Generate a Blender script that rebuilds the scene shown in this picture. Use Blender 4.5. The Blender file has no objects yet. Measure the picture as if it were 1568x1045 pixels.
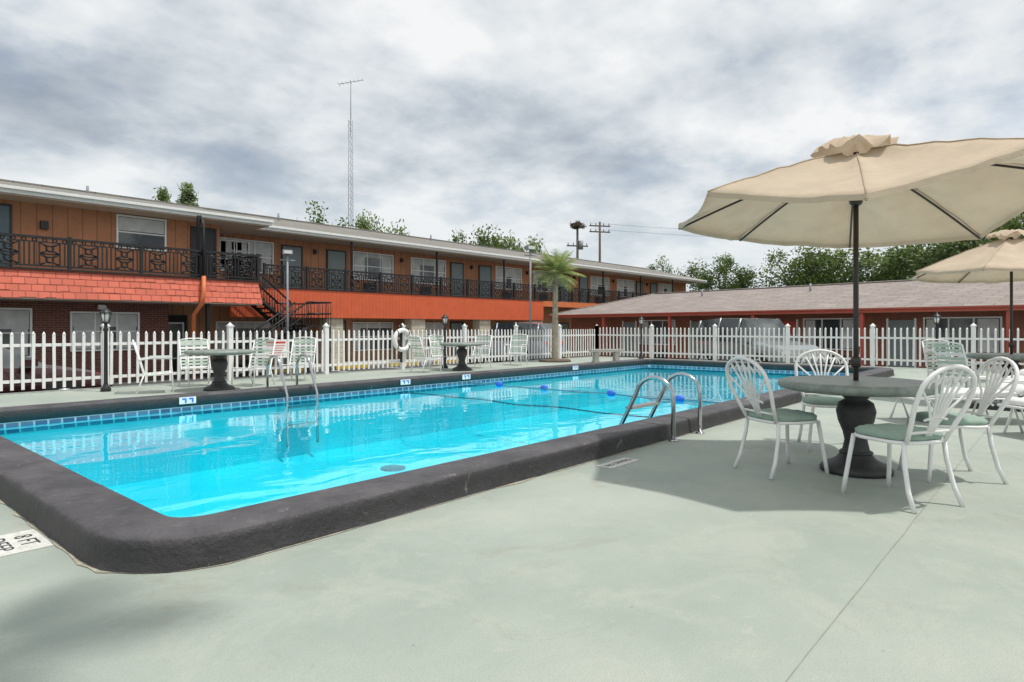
import bpy, math, random
from mathutils import Vector, Matrix, noise as mnoise
rad=math.radians
S=bpy.context.scene
COL=S.collection
random.seed(7)

# ---------------------------------------------------------------- mesh builder
class MB:
    def __init__(s): s.v=[];s.f=[];s.m=[];s.sm=[]
    def face(s,idx,m=0,sm=False): s.f.append(tuple(idx));s.m.append(m);s.sm.append(sm)
    def poly(s,pts,m=0,sm=False):
        b=len(s.v); s.v+= [tuple(p) for p in pts]; s.face(range(b,b+len(pts)),m,sm)
    def box(s,x0,x1,y0,y1,z0,z1,m=0):
        b=len(s.v)
        s.v+=[(x0,y0,z0),(x1,y0,z0),(x1,y1,z0),(x0,y1,z0),(x0,y0,z1),(x1,y0,z1),(x1,y1,z1),(x0,y1,z1)]
        for q in ((0,3,2,1),(4,5,6,7),(0,1,5,4),(1,2,6,5),(2,3,7,6),(3,0,4,7)): s.face([b+i for i in q],m)
    def obox(s,c,sx,sy,sz,ang,m=0,tilt=0):
        b=len(s.v); M=Matrix.Rotation(ang,3,'Z')@Matrix.Rotation(tilt,3,'Y')
        for z in (-1,1):
            for x,y in ((-1,-1),(1,-1),(1,1),(-1,1)):
                p=M@Vector((x*sx/2,y*sy/2,z*sz/2))+Vector(c); s.v.append(tuple(p))
        for q in ((0,3,2,1),(4,5,6,7),(0,1,5,4),(1,2,6,5),(2,3,7,6),(3,0,4,7)): s.face([b+i for i in q],m)
    def tube(s,pts,r,n=6,m=0,closed=False,cap=True):
        pts=[Vector(p) for p in pts]; N=len(pts)
        rs=r if isinstance(r,(list,tuple)) else [r]*N
        b=len(s.v); prev=None
        for i,p in enumerate(pts):
            if closed: t=(pts[(i+1)%N]-pts[i-1])
            else: t=(pts[min(i+1,N-1)]-pts[max(i-1,0)])
            if t.length<1e-9: t=Vector((0,0,1))
            t.normalize()
            if prev is None:
                a=Vector((0,0,1)) if abs(t.z)<.9 else Vector((1,0,0))
                u=t.cross(a).normalized()
            else:
                u=(prev-t*prev.dot(t))
                if u.length<1e-6: u=t.orthogonal()
                u.normalize()
            prev=u; w=t.cross(u)
            for k in range(n):
                a=2*math.pi*k/n
                s.v.append(tuple(p+(u*math.cos(a)+w*math.sin(a))*rs[i]))
        rng=N if closed else N-1
        for i in range(rng):
            j=(i+1)%N
            for k in range(n):
                k2=(k+1)%n
                s.face((b+i*n+k,b+i*n+k2,b+j*n+k2,b+j*n+k),m,True)
        if cap and not closed:
            s.face([b+k for k in range(n)][::-1],m); s.face([b+(N-1)*n+k for k in range(n)],m)
    def lathe(s,c,prof,n=24,m=0,sm=True):
        b=len(s.v)
        for r,z in prof:
            for k in range(n):
                a=2*math.pi*k/n; s.v.append((c[0]+r*math.cos(a),c[1]+r*math.sin(a),c[2]+z))
        for i in range(len(prof)-1):
            for k in range(n):
                k2=(k+1)%n
                s.face((b+i*n+k,b+i*n+k2,b+(i+1)*n+k2,b+(i+1)*n+k),m,sm)
        s.face([b+k for k in range(n)][::-1],m); s.face([b+(len(prof)-1)*n+k for k in range(n)],m)
    def ring(s,c,R,r,axis='y',n=12,k=4,m=0):
        pts=[]
        for i in range(n):
            a=2*math.pi*i/n
            if axis=='y': pts.append((c[0]+R*math.cos(a),c[1],c[2]+R*math.sin(a)))
            elif axis=='x': pts.append((c[0],c[1]+R*math.cos(a),c[2]+R*math.sin(a)))
            else: pts.append((c[0]+R*math.cos(a),c[1]+R*math.sin(a),c[2]))
        s.tube(pts,r,k,m,closed=True)
    def mesh(s,name,mats,loc=(0,0,0)):
        me=bpy.data.meshes.new(name)
        l=loc
        me.from_pydata([(a-l[0],b-l[1],c-l[2]) for a,b,c in s.v],[],s.f)
        for mt in mats: me.materials.append(mt)
        me.polygons.foreach_set('material_index',s.m)
        me.polygons.foreach_set('use_smooth',s.sm)
        me.update(); return me
    def build(s,name,mats,loc=(0,0,0),parent=None):
        o=bpy.data.objects.new(name,s.mesh(name,mats,loc)); COL.objects.link(o)
        o.location=loc
        if parent:
            o.parent=parent; o.location=Vector(loc)-parent.location
        return o
def inst(name,me,loc,rz=0,sc=(1,1,1)):
    o=bpy.data.objects.new(name,me);COL.objects.link(o);o.location=loc;o.rotation_euler=(0,0,rz);o.scale=sc;return o
def empty(name,loc=(0,0,0)):
    o=bpy.data.objects.new(name,None);COL.objects.link(o);o.location=loc;o.empty_display_size=.3;return o

# ---------------------------------------------------------------- materials
def nt(name):
    m=bpy.data.materials.new(name);m.use_nodes=True
    t=m.node_tree;return m,t,t.nodes['Principled BSDF']
def N(t,ty,**k):
    n=t.nodes.new(ty)
    for a,b in k.items(): setattr(n,a,b)
    return n
def mixc(t,fac,a,b,mode='MIX'):
    n=t.nodes.new('ShaderNodeMix');n.data_type='RGBA';n.blend_type=mode
    for s,v in ((0,fac),(6,a),(7,b)):
        if isinstance(v,bpy.types.NodeSocket): t.links.new(v,n.inputs[s])
        elif s==0: n.inputs[0].default_value=v
        else: n.inputs[s].default_value=(*v[:3],1)
    return n.outputs[2]
def noise(t,scale,detail=4,rough=.6,vec=None,dist=0):
    n=N(t,'ShaderNodeTexNoise');n.inputs['Scale'].default_value=scale;n.inputs['Detail'].default_value=detail
    n.inputs['Roughness'].default_value=rough;n.inputs['Distortion'].default_value=dist
    if vec is None:
        tc=N(t,'ShaderNodeTexCoord');vec=tc.outputs['Object']
    t.links.new(vec,n.inputs['Vector']);return n.outputs['Fac']
def ramp(t,fac,stops):
    r=N(t,'ShaderNodeValToRGB');t.links.new(fac,r.inputs[0])
    e=r.color_ramp.elements
    while len(e)<len(stops): e.new(.5)
    for i,(p,c) in enumerate(stops):
        e[i].position=p
        if not isinstance(c,(tuple,list)): c=(c,c,c)
        e[i].color=(*c[:3],1)
    return r.outputs[0]
def bump(t,b,h,st=.2,dist=.01,prev=None):
    n=N(t,'ShaderNodeBump');n.inputs['Strength'].default_value=st;n.inputs['Distance'].default_value=dist
    t.links.new(h,n.inputs['Height'])
    if prev: t.links.new(prev,n.inputs['Normal'])
    t.links.new(n.outputs[0],b.inputs['Normal']);return n.outputs[0]
def M(name,c,rough=.6,var=.15,scale=3,bs=40,bst=.15,metal=0,dirt=0):
    m,t,b=nt(name)
    n=noise(t,scale,5)
    lo=tuple(x*(1-var) for x in c);hi=tuple(min(1,x*(1+var)) for x in c)
    col=ramp(t,n,[(.3,lo),(.7,hi)])
    if dirt:
        d=ramp(t,noise(t,scale*2.7,8,.7),[(.52,0.0),(.75,dirt)])
        col=mixc(t,d,col,tuple(x*.35 for x in c))
    t.links.new(col,b.inputs['Base Color'])
    b.inputs['Roughness'].default_value=rough;b.inputs['Metallic'].default_value=metal
    if bst: bump(t,b,noise(t,bs,3),bst,.004)
    return m
white=M('white_paint',(.80,.80,.78),.45,.05,5,60,.05,dirt=.12)
white_ch=M('white_enamel',(.8,.8,.79),.35,.03,9,80,.02,dirt=.08)
black=M('black_iron',(.014,.014,.016),.45,.2,5,60,.1)
bronze=M('bronze_pole',(.035,.026,.022),.4,.2,8)
steel=M('stainless_steel',(.50,.51,.52),.22,.08,8,60,.03,metal=1)
galv=M('galvanised_steel',(.26,.27,.29),.5,.1,8)
coping_m,t,b=nt('charcoal_coping')
n1=noise(t,2.2,6,.65);n2=noise(t,45,4,.7);n3=noise(t,9,6,.7);n4=noise(t,5,9,.75,dist=.5)
c=ramp(t,n1,[(.38,(.042,.040,.044)),(.62,(.088,.082,.088))])
c=mixc(t,ramp(t,n3,[(.55,0.),(.70,.45)]),c,(.15,.14,.135))
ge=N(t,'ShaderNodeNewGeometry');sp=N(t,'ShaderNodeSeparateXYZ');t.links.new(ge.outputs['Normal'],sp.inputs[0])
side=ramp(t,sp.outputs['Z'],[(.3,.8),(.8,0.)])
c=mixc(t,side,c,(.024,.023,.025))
c=mixc(t,ramp(t,n4,[(.62,0.),(.66,.7)]),c,(.20,.19,.165))
t.links.new(c,b.inputs['Base Color']);b.inputs['Roughness'].default_value=.58
p=bump(t,b,n2,.6,.008);bump(t,b,n3,.8,.025,p)
# pool deck
deck_m,t,b=nt('painted_concrete_deck')
c=ramp(t,noise(t,.6,7,.62),[(.38,(.298,.345,.300)),(.62,(.372,.412,.360))])
c=mixc(t,ramp(t,noise(t,1.9,9,.72,dist=.6),[(.50,0.),(.64,.55)]),c,(.42,.44,.375))
c=mixc(t,ramp(t,noise(t,1.1,10,.74,dist=.6),[(.565,0.),(.68,.6)]),c,(.265,.265,.215))
c=mixc(t,ramp(t,noise(t,6.5,8,.75,dist=.3),[(.60,0.),(.68,.4)]),c,(.46,.46,.41))
tc=N(t,'ShaderNodeTexCoord')
for sc_,a_,b_,k_ in ((1.9,.018,.028,.85),(5.3,.02,.032,.6),(.8,.012,.020,.9)):
    vo=N(t,'ShaderNodeTexVoronoi');vo.inputs['Scale'].default_value=sc_
    t.links.new(tc.outputs['Object'],vo.inputs['Vector'])
    c=mixc(t,ramp(t,vo.outputs['Distance'],[(a_,k_),(b_,0.)]),c,(.11,.10,.08))
c=mixc(t,ramp(t,noise(t,140,3,.7),[(.38,.35),(.55,0.)]),c,(.22,.245,.21))
t.links.new(c,b.inputs['Base Color']);b.inputs['Roughness'].default_value=.7
p=bump(t,b,noise(t,110,3,.7),.4,.004);bump(t,b,noise(t,3,7,.68),.6,.02,p)
concrete=M('pale_concrete',(.42,.40,.36),.8,.15,1.5,50,.3,dirt=.3)
flake=M('flaked_concrete_edge',(.36,.34,.26),.9,.3,12,60,.5,dirt=.5)
asphalt=M('asphalt',(.085,.085,.085),.9,.25,.8,90,.5,dirt=.2)
grass=M('grass',(.07,.10,.035),.95,.4,.6,20,.8,dirt=.3)
joint=M('joint_line',(.24,.25,.22),.9,.3,6)
yellow=M('yellow_paint',(.62,.42,.05),.6,.15,4,40,.2,dirt=.4)
def siding(name,c,pitch,axis='X',dark=.55,var=.12):
    m,t,b=nt(name)
    tc=N(t,'ShaderNodeTexCoord');sp=N(t,'ShaderNodeSeparateXYZ');t.links.new(tc.outputs['Object'],sp.inputs[0])
    a=N(t,'ShaderNodeMath',operation='MULTIPLY');t.links.new(sp.outputs[axis],a.inputs[0]);a.inputs[1].default_value=1/pitch
    f=N(t,'ShaderNodeMath',operation='FRACT');t.links.new(a.outputs[0],f.inputs[0])
    g=ramp(t,f.outputs[0],[(0.,0.),(.05,0.),(.09,1.),(.97,1.)])
    base=ramp(t,noise(t,1.2,6,.65),[(.38,tuple(x*(1-var) for x in c)),(.62,tuple(x*(1+var) for x in c))])
    base=mixc(t,ramp(t,noise(t,4,8,.75),[(.52,0.),(.7,.35)]),base,tuple(x*.55 for x in c))
    col=mixc(t,g,tuple(x*dark for x in c),base)
    t.links.new(col,b.inputs['Base Color']);b.inputs['Roughness'].default_value=.65
    bump(t,b,g,.5,.012);return m
siding_or=siding('orange_brown_siding',(.43,.185,.09),.405)
fascia_or=siding('orange_fascia_panel',(.66,.12,.042),.2,dark=.72,var=.06)
lower_wall=siding('lower_tan_wall',(.40,.20,.10),.4)
wall2=siding('brown_orange_wall',(.26,.10,.06),.3,dark=.7)
def bricky(name,c1,c2,mortar,w,h,ms,vertical=True,bst=.4,rough=.8,var=.3):
    m,t,b=nt(name)
    tc=N(t,'ShaderNodeTexCoord');sp=N(t,'ShaderNodeSeparateXYZ');t.links.new(tc.outputs['Object'],sp.inputs[0])
    cb=N(t,'ShaderNodeCombineXYZ');t.links.new(sp.outputs['X'],cb.inputs[0])
    t.links.new(sp.outputs['Z' if vertical else 'Y'],cb.inputs[1])
    br=N(t,'ShaderNodeTexBrick');t.links.new(cb.outputs[0],br.inputs['Vector'])
    br.inputs['Color1'].default_value=(*c1,1);br.inputs['Color2'].default_value=(*c2,1);br.inputs['Mortar'].default_value=(*mortar,1)
    br.inputs['Scale'].default_value=1;br.inputs['Brick Width'].default_value=w;br.inputs['Row Height'].default_value=h;br.inputs['Mortar Size'].default_value=ms
    col=mixc(t,ramp(t,noise(t,1.1,7,.7),[(.35,0.),(.75,var)]),br.outputs['Color'],tuple(x*.45 for x in c1))
    t.links.new(col,b.inputs['Base Color']);b.inputs['Roughness'].default_value=rough
    iv=N(t,'ShaderNodeMath',operation='SUBTRACT');iv.inputs[0].default_value=1;t.links.new(br.outputs['Fac'],iv.inputs[1])
    bump(t,b,iv.outputs[0],bst,.01);return m
brick=bricky('red_brick',(.20,.06,.04),(.13,.04,.03),(.22,.18,.15),.22,.075,.008)
stone=bricky('cream_stone',(.62,.57,.46),(.50,.45,.35),(.38,.34,.27),.45,.22,.012)
shingle=bricky('grey_shingle_roof',(.27,.255,.225),(.20,.19,.17),(.12,.115,.11),.9,.28,.02,False,.5,.9,.6)
shingle2=bricky('brown_shingle_roof',(.36,.31,.28),(.29,.25,.225),(.17,.15,.14),.9,.28,.02,False,.5,.9,.6)
coral=bricky('coral_shake_fascia',(.72,.175,.105),(.60,.14,.085),(.36,.08,.05),.30,.2,.012,True,.7,.7,.15)
tile_m,t,b=nt('pool_tile')
tc=N(t,'ShaderNodeTexCoord');sp=N(t,'ShaderNodeSeparateXYZ');t.links.new(tc.outputs['Object'],sp.inputs[0])
ad=N(t,'ShaderNodeMath',operation='ADD');t.links.new(sp.outputs['X'],ad.inputs[0]);t.links.new(sp.outputs['Y'],ad.inputs[1])
cb=N(t,'ShaderNodeCombineXYZ');t.links.new(ad.outputs[0],cb.inputs[0]);t.links.new(sp.outputs['Z'],cb.inputs[1])
br=N(t,'ShaderNodeTexBrick');br.offset=0;t.links.new(cb.outputs[0],br.inputs['Vector'])
br.inputs['Color1'].default_value=(.08,.14,.28,1);br.inputs['Color2'].default_value=(.20,.30,.44,1);br.inputs['Mortar'].default_value=(.6,.66,.70,1)
br.inputs['Scale'].default_value=1;br.inputs['Brick Width'].default_value=.15;br.inputs['Row Height'].default_value=.075;br.inputs['Mortar Size'].default_value=.012
t.links.new(br.outputs[0],b.inputs['Base Color']);b.inputs['Roughness'].default_value=.2
plaster,t,b=nt('pool_plaster')
c=ramp(t,noise(t,.5,5,.6,dist=.5),[(.38,(.22,.72,.80)),(.62,(.31,.85,.90))])
t.links.new(c,b.inputs['Base Color']);b.inputs['Roughness'].default_value=.8
# water
water,t,b=nt('pool_water')
t.nodes.remove(b)
out=t.nodes['Material Output']
tr=N(t,'ShaderNodeBsdfTransparent');tr.inputs[0].default_value=(.19,.885,.955,1)
gl=N(t,'ShaderNodeBsdfGlossy');gl.inputs['Roughness'].default_value=.02;gl.inputs[0].default_value=(1,1,1,1)
fr=N(t,'ShaderNodeFresnel');fr.inputs[0].default_value=1.33
mp=N(t,'ShaderNodeMapping');tc=N(t,'ShaderNodeTexCoord');t.links.new(tc.outputs['Object'],mp.inputs[0])
mp.inputs['Rotation'].default_value=(0,0,rad(30));mp.inputs['Scale'].default_value=(1,1.7,1)
nn=noise(t,1.1,2,.5,mp.outputs[0],dist=.6);nn2=noise(t,5,2,.5,mp.outputs[0],dist=.4)
bm=N(t,'ShaderNodeBump');bm.inputs['Strength'].default_value=.22;bm.inputs['Distance'].default_value=.03;t.links.new(nn,bm.inputs['Height'])
bm2=N(t,'ShaderNodeBump');bm2.inputs['Strength'].default_value=.10;bm2.inputs['Distance'].default_value=.005;t.links.new(nn2,bm2.inputs['Height']);t.links.new(bm.outputs[0],bm2.inputs['Normal'])
t.links.new(bm2.outputs[0],gl.inputs['Normal']);t.links.new(bm2.outputs[0],fr.inputs['Normal'])
mx=N(t,'ShaderNodeMixShader');t.links.new(fr.outputs[0],mx.inputs[0]);t.links.new(tr.outputs[0],mx.inputs[1]);t.links.new(gl.outputs[0],mx.inputs[2])
t.links.new(mx.outputs[0],out.inputs[0])
# canvas
def canvas(name,c):
    m,t,b=nt(name)
    col=ramp(t,noise(t,3,6,.65),[(.38,tuple(x*.88 for x in c)),(.62,c)])
    t.links.new(col,b.inputs['Base Color']);b.inputs['Roughness'].default_value=.9
    tl=N(t,'ShaderNodeBsdfTranslucent');t.links.new(col,tl.inputs[0])
    bump(t,b,noise(t,9,5,.6),.6,.015)
    mx=N(t,'ShaderNodeMixShader');mx.inputs[0].default_value=.25
    t.links.new(b.outputs[0],mx.inputs[1]);t.links.new(tl.outputs[0],mx.inputs[2])
    t.links.new(mx.outputs[0],t.nodes['Material Output'].inputs[0]);return m
canv=canvas('tan_canvas',(.62,.50,.37))
table_top=M('green_grey_stone',(.21,.245,.22),.45,.25,14,60,.15)
table_base=M('dark_pedestal',(.035,.036,.036),.55,.3,10,50,.25)
cushion=M('sage_cushion',(.27,.37,.31),.85,.12,12,70,.3)
strap_g=M('pale_green_strap',(.46,.56,.48),.6,.1)
padw=M('white_pad',(.74,.74,.72),.85,.06,6,40,.3)
glass,t,b=nt('window_glass')
c=ramp(t,noise(t,.8,3),[(.4,(.04,.05,.055)),(.6,(.15,.16,.16))]);t.links.new(c,b.inputs['Base Color']);b.inputs['Roughness'].default_value=.08
curtain=M('curtain_behind_glass',(.50,.51,.50),.35,.2,2.5,10,.2)
door_m=M('teal_grey_door',(.20,.25,.25),.5,.08,3)
door_b=M('blue_slate_door',(.09,.14,.17),.5,.08,3)
door_r=M('red_door',(.45,.07,.04),.5,.08,3)
dark=M('dark_interior',(.025,.022,.02),.9)
drain_m=M('drain_cover',(.04,.22,.25),.7)
soffit=M('soffit',(.46,.38,.31),.8,.1)
orange_p=M('orange_post_paint',(.64,.18,.06),.5,.1)
red_trim=M('red_trim',(.46,.09,.055),.6,.1)
rubber=M('tyre_rubber',(.02,.02,.02),.85)
hub=M('alloy_wheel',(.65,.65,.66),.35,.1,8,60,.05,metal=.3)
def carpaint(name,c):
    m=M(name,c,.22,.03,2,10,0,metal=.2);b=m.node_tree.nodes['Principled BSDF'];b.inputs['Coat Weight'].default_value=.6;return m
blue_f=M('blue_float',(.02,.13,.62),.35)
rope_m=M('rope_weathered',(.10,.20,.26),.7)
bark=M('bark',(.13,.10,.075),.95,.3,8,25,.9)
palmbark=M('palm_bark',(.33,.28,.21),.95,.35,9,18,1.)
def leafm(name,c,tw=.3):
    m,t,b=nt(name)
    col=ramp(t,noise(t,.9,4,.7),[(.35,tuple(x*.6 for x in c)),(.65,tuple(x*1.35 for x in c))])
    t.links.new(col,b.inputs['Base Color']);b.inputs['Roughness'].default_value=.6
    tl=N(t,'ShaderNodeBsdfTranslucent');t.links.new(col,tl.inputs[0])
    mx=N(t,'ShaderNodeMixShader');mx.inputs[0].default_value=tw
    t.links.new(b.outputs[0],mx.inputs[1]);t.links.new(tl.outputs[0],mx.inputs[2])
    t.links.new(mx.outputs[0],t.nodes['Material Output'].inputs[0]);return m
leafD=leafm('leaf_dark',(.085,.135,.042));leafL=leafm('leaf_light',(.20,.27,.075));palmL=leafm('palm_leaf',(.28,.35,.11),.4);palmL2=leafm('palm_leaf_pale',(.38,.42,.17),.4)
lettering=M('black_lettering',(.03,.03,.03),.6)
red_let=M('red_lettering',(.55,.05,.04),.6)
lamp_glass=M('lamp_frosted_glass',(.7,.7,.66),.3,.03)

# ---------------------------------------------------------------- ground, deck, pool
def rrect(x0,x1,y0,y1,r,na=10,ns=60):
    r=max(r,.001);pts=[]
    cs=[((x1-r,y0+r),-90),((x1-r,y1-r),0),((x0+r,y1-r),90),((x0+r,y0+r),180)]
    for i,(c,a0) in enumerate(cs):
        arc=[(c[0]+r*math.cos(rad(a0+90*k/na)),c[1]+r*math.sin(rad(a0+90*k/na))) for k in range(na+1)]
        pts+=arc
        c2,a2=cs[(i+1)%4]
        q=(c2[0]+r*math.cos(rad(a2)),c2[1]+r*math.sin(rad(a2)))
        e=arc[-1]
        for k in range(1,ns): pts.append((e[0]+(q[0]-e[0])*k/ns,e[1]+(q[1]-e[1])*k/ns))
    return pts
PX0,PX1,PY0,PY1=1.42,18.0,3.60,9.95
def ploop(o,r0=.16): return rrect(PX0-o,PX1+o,PY0-o,PY1+o,r0+o)
def bridge(mb,l1,z1,l2,z2,m=0,sm=False):
    b=len(mb.v);n=len(l1)
    mb.v+=[(x,y,z1) for x,y in l1]+[(x,y,z2) for x,y in l2]
    for i in range(n):
        j=(i+1)%n; mb.face((b+i,b+j,b+n+j,b+n+i),m,sm)
DX0,DX1,DY0,DY1=-14,21.6,-16,14.4
g=MB();bridge(g,ploop(.2),-.62,rrect(-900,900,-900,900,.001),-.62);g.build('ground',[grass])
g=MB();bridge(g,rrect(-60,60.5,-40,26.3,.01),-.616,rrect(DX0+.1,DX1-.1,DY0+.1,DY1-.1,.01),-.616)
g.f=[tuple(reversed(f)) for f in g.f]
g.build('parking_lot',[asphalt])
g=MB();bridge(g,ploop(.2),0,rrect(DX0,DX1,DY0,DY1,.001),0);bridge(g,rrect(DX0,DX1,DY0,DY1,.001),0,rrect(DX0,DX1,DY0,DY1,.001),-.7)
# hairline joint, slightly wandering
jp=[(DX0+.3*i,.72+.006*mnoise.noise(Vector((i*.7,0,0)))) for i in range(117)]
for i in range(116):
    (xa,ya),(xb,yb)=jp[i],jp[i+1];w_=.0012+.001*abs(mnoise.noise(Vector((i*.9,4,0))))
    g.poly([(xa,ya-w_,.004),(xb,yb-w_,.004),(xb,yb+w_,.004),(xa,ya+w_,.004)],1)
g.box(DX0,DX1-.2,11.2,11.21,.0005,.004,1)
L1=ploop(.385);L2=ploop(.40);b0=len(g.v);n=len(L1)
for (x,y) in L1: g.v.append((x,y,.004))
for (x,y) in L2:
    k=max(0,mnoise.noise(Vector((x*3.1,y*3.1,5)))*.05+mnoise.noise(Vector((x*11,y*11,5)))*.03+.008)
    dx=1 if x>PX1 else (-1 if x<PX0 else 0);dy=1 if y>PY1 else (-1 if y<PY0 else 0)
    g.v.append((x+dx*k,y+dy*k,.004))
for i in range(n):
    j=(i+1)%n;g.face((b0+i,b0+j,b0+n+j,b0+n+i),2)
g.build('pool_deck',[deck_m,joint,flake])
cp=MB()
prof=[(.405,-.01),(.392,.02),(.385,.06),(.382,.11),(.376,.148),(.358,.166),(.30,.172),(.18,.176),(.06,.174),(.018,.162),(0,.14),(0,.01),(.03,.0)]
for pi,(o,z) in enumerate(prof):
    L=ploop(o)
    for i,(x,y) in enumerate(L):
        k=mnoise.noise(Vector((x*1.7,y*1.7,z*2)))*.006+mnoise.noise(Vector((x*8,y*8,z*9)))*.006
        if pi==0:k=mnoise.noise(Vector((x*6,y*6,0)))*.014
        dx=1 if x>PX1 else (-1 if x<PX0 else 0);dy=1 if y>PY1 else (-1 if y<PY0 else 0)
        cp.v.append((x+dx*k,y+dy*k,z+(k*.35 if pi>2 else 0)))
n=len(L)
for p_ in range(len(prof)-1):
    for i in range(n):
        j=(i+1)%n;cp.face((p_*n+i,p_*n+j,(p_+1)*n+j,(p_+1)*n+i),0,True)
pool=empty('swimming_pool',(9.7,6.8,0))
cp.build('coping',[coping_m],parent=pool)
bs=MB()
bridge(bs,ploop(.03),.0,ploop(.02),-.15,1)
bridge(bs,ploop(.02),-.15,ploop(-.02),-1.0,0);bridge(bs,ploop(-.02),-1.0,ploop(-.2),-1.12,0,True)
bs.poly([(x,y,-1.12) for x,y in ploop(-.2)],0)
bs.build('basin',[plaster,tile_m],parent=pool)
dr=MB();dr.lathe((6.6,8.3,-1.118),[(.20,0),(.20,.02),(.16,.03)],20,0);dr.build('drain',[drain_m],parent=pool)
w=MB();w.poly([(x,y,-.045) for x,y in ploop(.02)]);w.build('water',[water],parent=pool)
dp=MB()
for x in (4.04,8.2,9.9,14.0):
    dp.box(x-.12,x+.12,PY1-.03,PY1-.014,.045,.145,0)
    for s in (-.05,.05):
        dp.box(x+s-.03,x+s+.03,PY1-.034,PY1-.031,.11,.13,1);dp.box(x+s+.01,x+s+.03,PY1-.034,PY1-.031,.06,.108,1)
dp.build('depth_plates',[white,blue_f],parent=pool)
rp=MB()
for xx,ph in ((10.0,0),(8.3,2)):
    pts=[(xx+.05*math.sin(i*.8+ph),PY0+(PY1-PY0)*i/20,(-.04 if xx>9 else -.12)-.01*math.sin(i*1.3)) for i in range(21)]
    rp.tube(pts,.012,6,0)
rp.build('rope_line',[rope_m],parent=pool)
fl=MB()
for y in (9.05,7.85,6.3,4.95): 
    fl.tube([(10,y-.08,-.02),(10,y-.05,-.02),(10,y+.05,-.02),(10,y+.08,-.02)],[.025,.055,.055,.025],12,0)
fl.build('floats',[blue_f],parent=pool)
def arc_rail(mb,x,ydeck,ywater,ztop,zlow,sgn,r=.024):
    pts=[(x,ydeck,0.0),(x,ydeck,ztop*.6)]
    for k in range(0,9):
        a=math.pi*k/8*.95
        pts.append((x,ydeck+sgn*(.22*(1-math.cos(a))),ztop*.66+.22*math.sin(a)))
    pts+= [(x,ywater,.05),(x,ywater+sgn*.02,zlow)]
    mb.tube(pts,r,10,0)
    mb.lathe((x,ydeck,0),[(.05,0),(.05,.012),(.03,.02)],12,0)
hr=MB()
for x in (6.16,6.80): arc_rail(hr,x,3.12,3.78,.66,-.8,1)
for z,y in ((.30,3.66),(.06,3.76),(-.2,3.79),(-.5,3.80)): hr.box(6.18,6.78,y-.04,y+.05,z-.015,z+.015,0)
hr.build('pool_ladder',[steel],(6.48,3.12,0))
hr=MB()
for x in (5.58,6.14): arc_rail(hr,x,10.45,9.80,.72,-.8,-1)
for z in (-.15,-.45): hr.box(5.6,6.12,9.74,9.83,z-.015,z+.015,0)
hr.build('pool_ladder',[steel],(5.86,10.45,0))
def text_mesh(body,size,loc,rz,mat,parent):
    cu=bpy.data.curves.new('t','FONT');cu.body=body;cu.size=size;cu.align_x='CENTER';cu.align_y='CENTER'
    o=bpy.data.objects.new('tmp',cu);COL.objects.link(o)
    bpy.context.view_layer.update()
    me=bpy.data.meshes.new_from_object(o.evaluated_get(bpy.context.evaluated_depsgraph_get()))
    bpy.data.objects.remove(o)
    me.materials.clear();me.materials.append(mat)
    q=bpy.data.objects.new('lettering',me);COL.objects.link(q);q.parent=parent;q.location=loc;q.rotation_euler=rz;return q
worn=M('worn_white_stencil',(.60,.60,.56),.8,.15,14,40,.2,dirt=.9)
for (x,y,a,w_,h_,tx,sz) in ((.86,4.40,rad(-90),.42,.28,'8 FT\nDEEP',.12),(4.85,2.98,0,.46,.16,'NO DIVING',.075)):
    e=empty('depth_marker',(x,y,.004));d=MB();d.obox((x,y,.003),w_,h_,.004,a,0);d.build('plate',[worn],parent=e)
    text_mesh(tx,sz,(0,0,.003),(0,0,a),lettering,e)
kb=MB();kb.obox((11.6,-1.6,.04),.3,5.5,.08,0,0);kb.build('low_kerb',[coping_m],(11.6,-1.6,0))

# ---------------------------------------------------------------- fence
def fence(name,p0,p1,h=1.06):
    mb=MB();p0=Vector(p0);p1=Vector(p1);L=(p1-p0).length;d=(p1-p0)/L;a=math.atan2(d.y,d.x)
    nrm=Vector((-d.y,d.x,0))
    n=int(L/.155)
    for i in range(n+1):
        c=p0+d*(i*L/n)
        hh=h+random.uniform(-.010,.010)
        mb.obox((c.x,c.y,.07+(hh-.07)/2),.048,.02,hh-.07,a,0,tilt=random.uniform(-.010,.010))
        mb.tube([(c.x,c.y,hh),(c.x,c.y,hh+.045)],[.026,.003],4,0,cap=False)
    for z in (.22,.86):
        c=(p0+p1)/2+nrm*.03
        mb.obox((c.x,c.y,z),L,.035,.055,a,0)
    k=int(round(L/2.38))
    for i in range(k+1):
        c=p0+d*(i*L/k)
        mb.obox((c.x,c.y,.6),.10,.10,1.2,a,0)
        mb.obox((c.x,c.y,1.21),.13,.13,.03,a,0)
        mb.tube([(c.x,c.y,1.22),(c.x,c.y,1.29)],[.075,.004],4,0,cap=False)
    return mb.build(name,[white],tuple(p0))
fence('picket_fence',(-8,14.05,0),(21.25,14.05,0))
fence('picket_fence',(21.25,14.05,0),(21.25,-15,0),1.12)
e=empty('pool_rules_sign',(7.66,13.96,.66));d=MB();d.box(7.38,7.94,13.95,13.965,.46,.86,0);d.box(7.42,7.90,13.945,13.95,.80,.845,1)
for i in range(5): d.box(7.42,7.88-.03*(i%3),13.946,13.95,.74-.055*i,.755-.055*i,1)
d.build('board',[white,red_let],parent=e)
lr=MB();lr.ring((11.4,13.93,.82),.27,.065,'y',28,8,0)
for a in (45,135,225,315):
    c=(11.4+.27*math.cos(rad(a)),13.93,.82+.27*math.sin(rad(a)))
    lr.ring(c,.075,.012,'x',10,5,1)
lr.box(11.37,11.43,13.965,14.0,.2,1.25,1)
lr.build('life_ring',[white,rubber],(11.4,13.93,.82))

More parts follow.
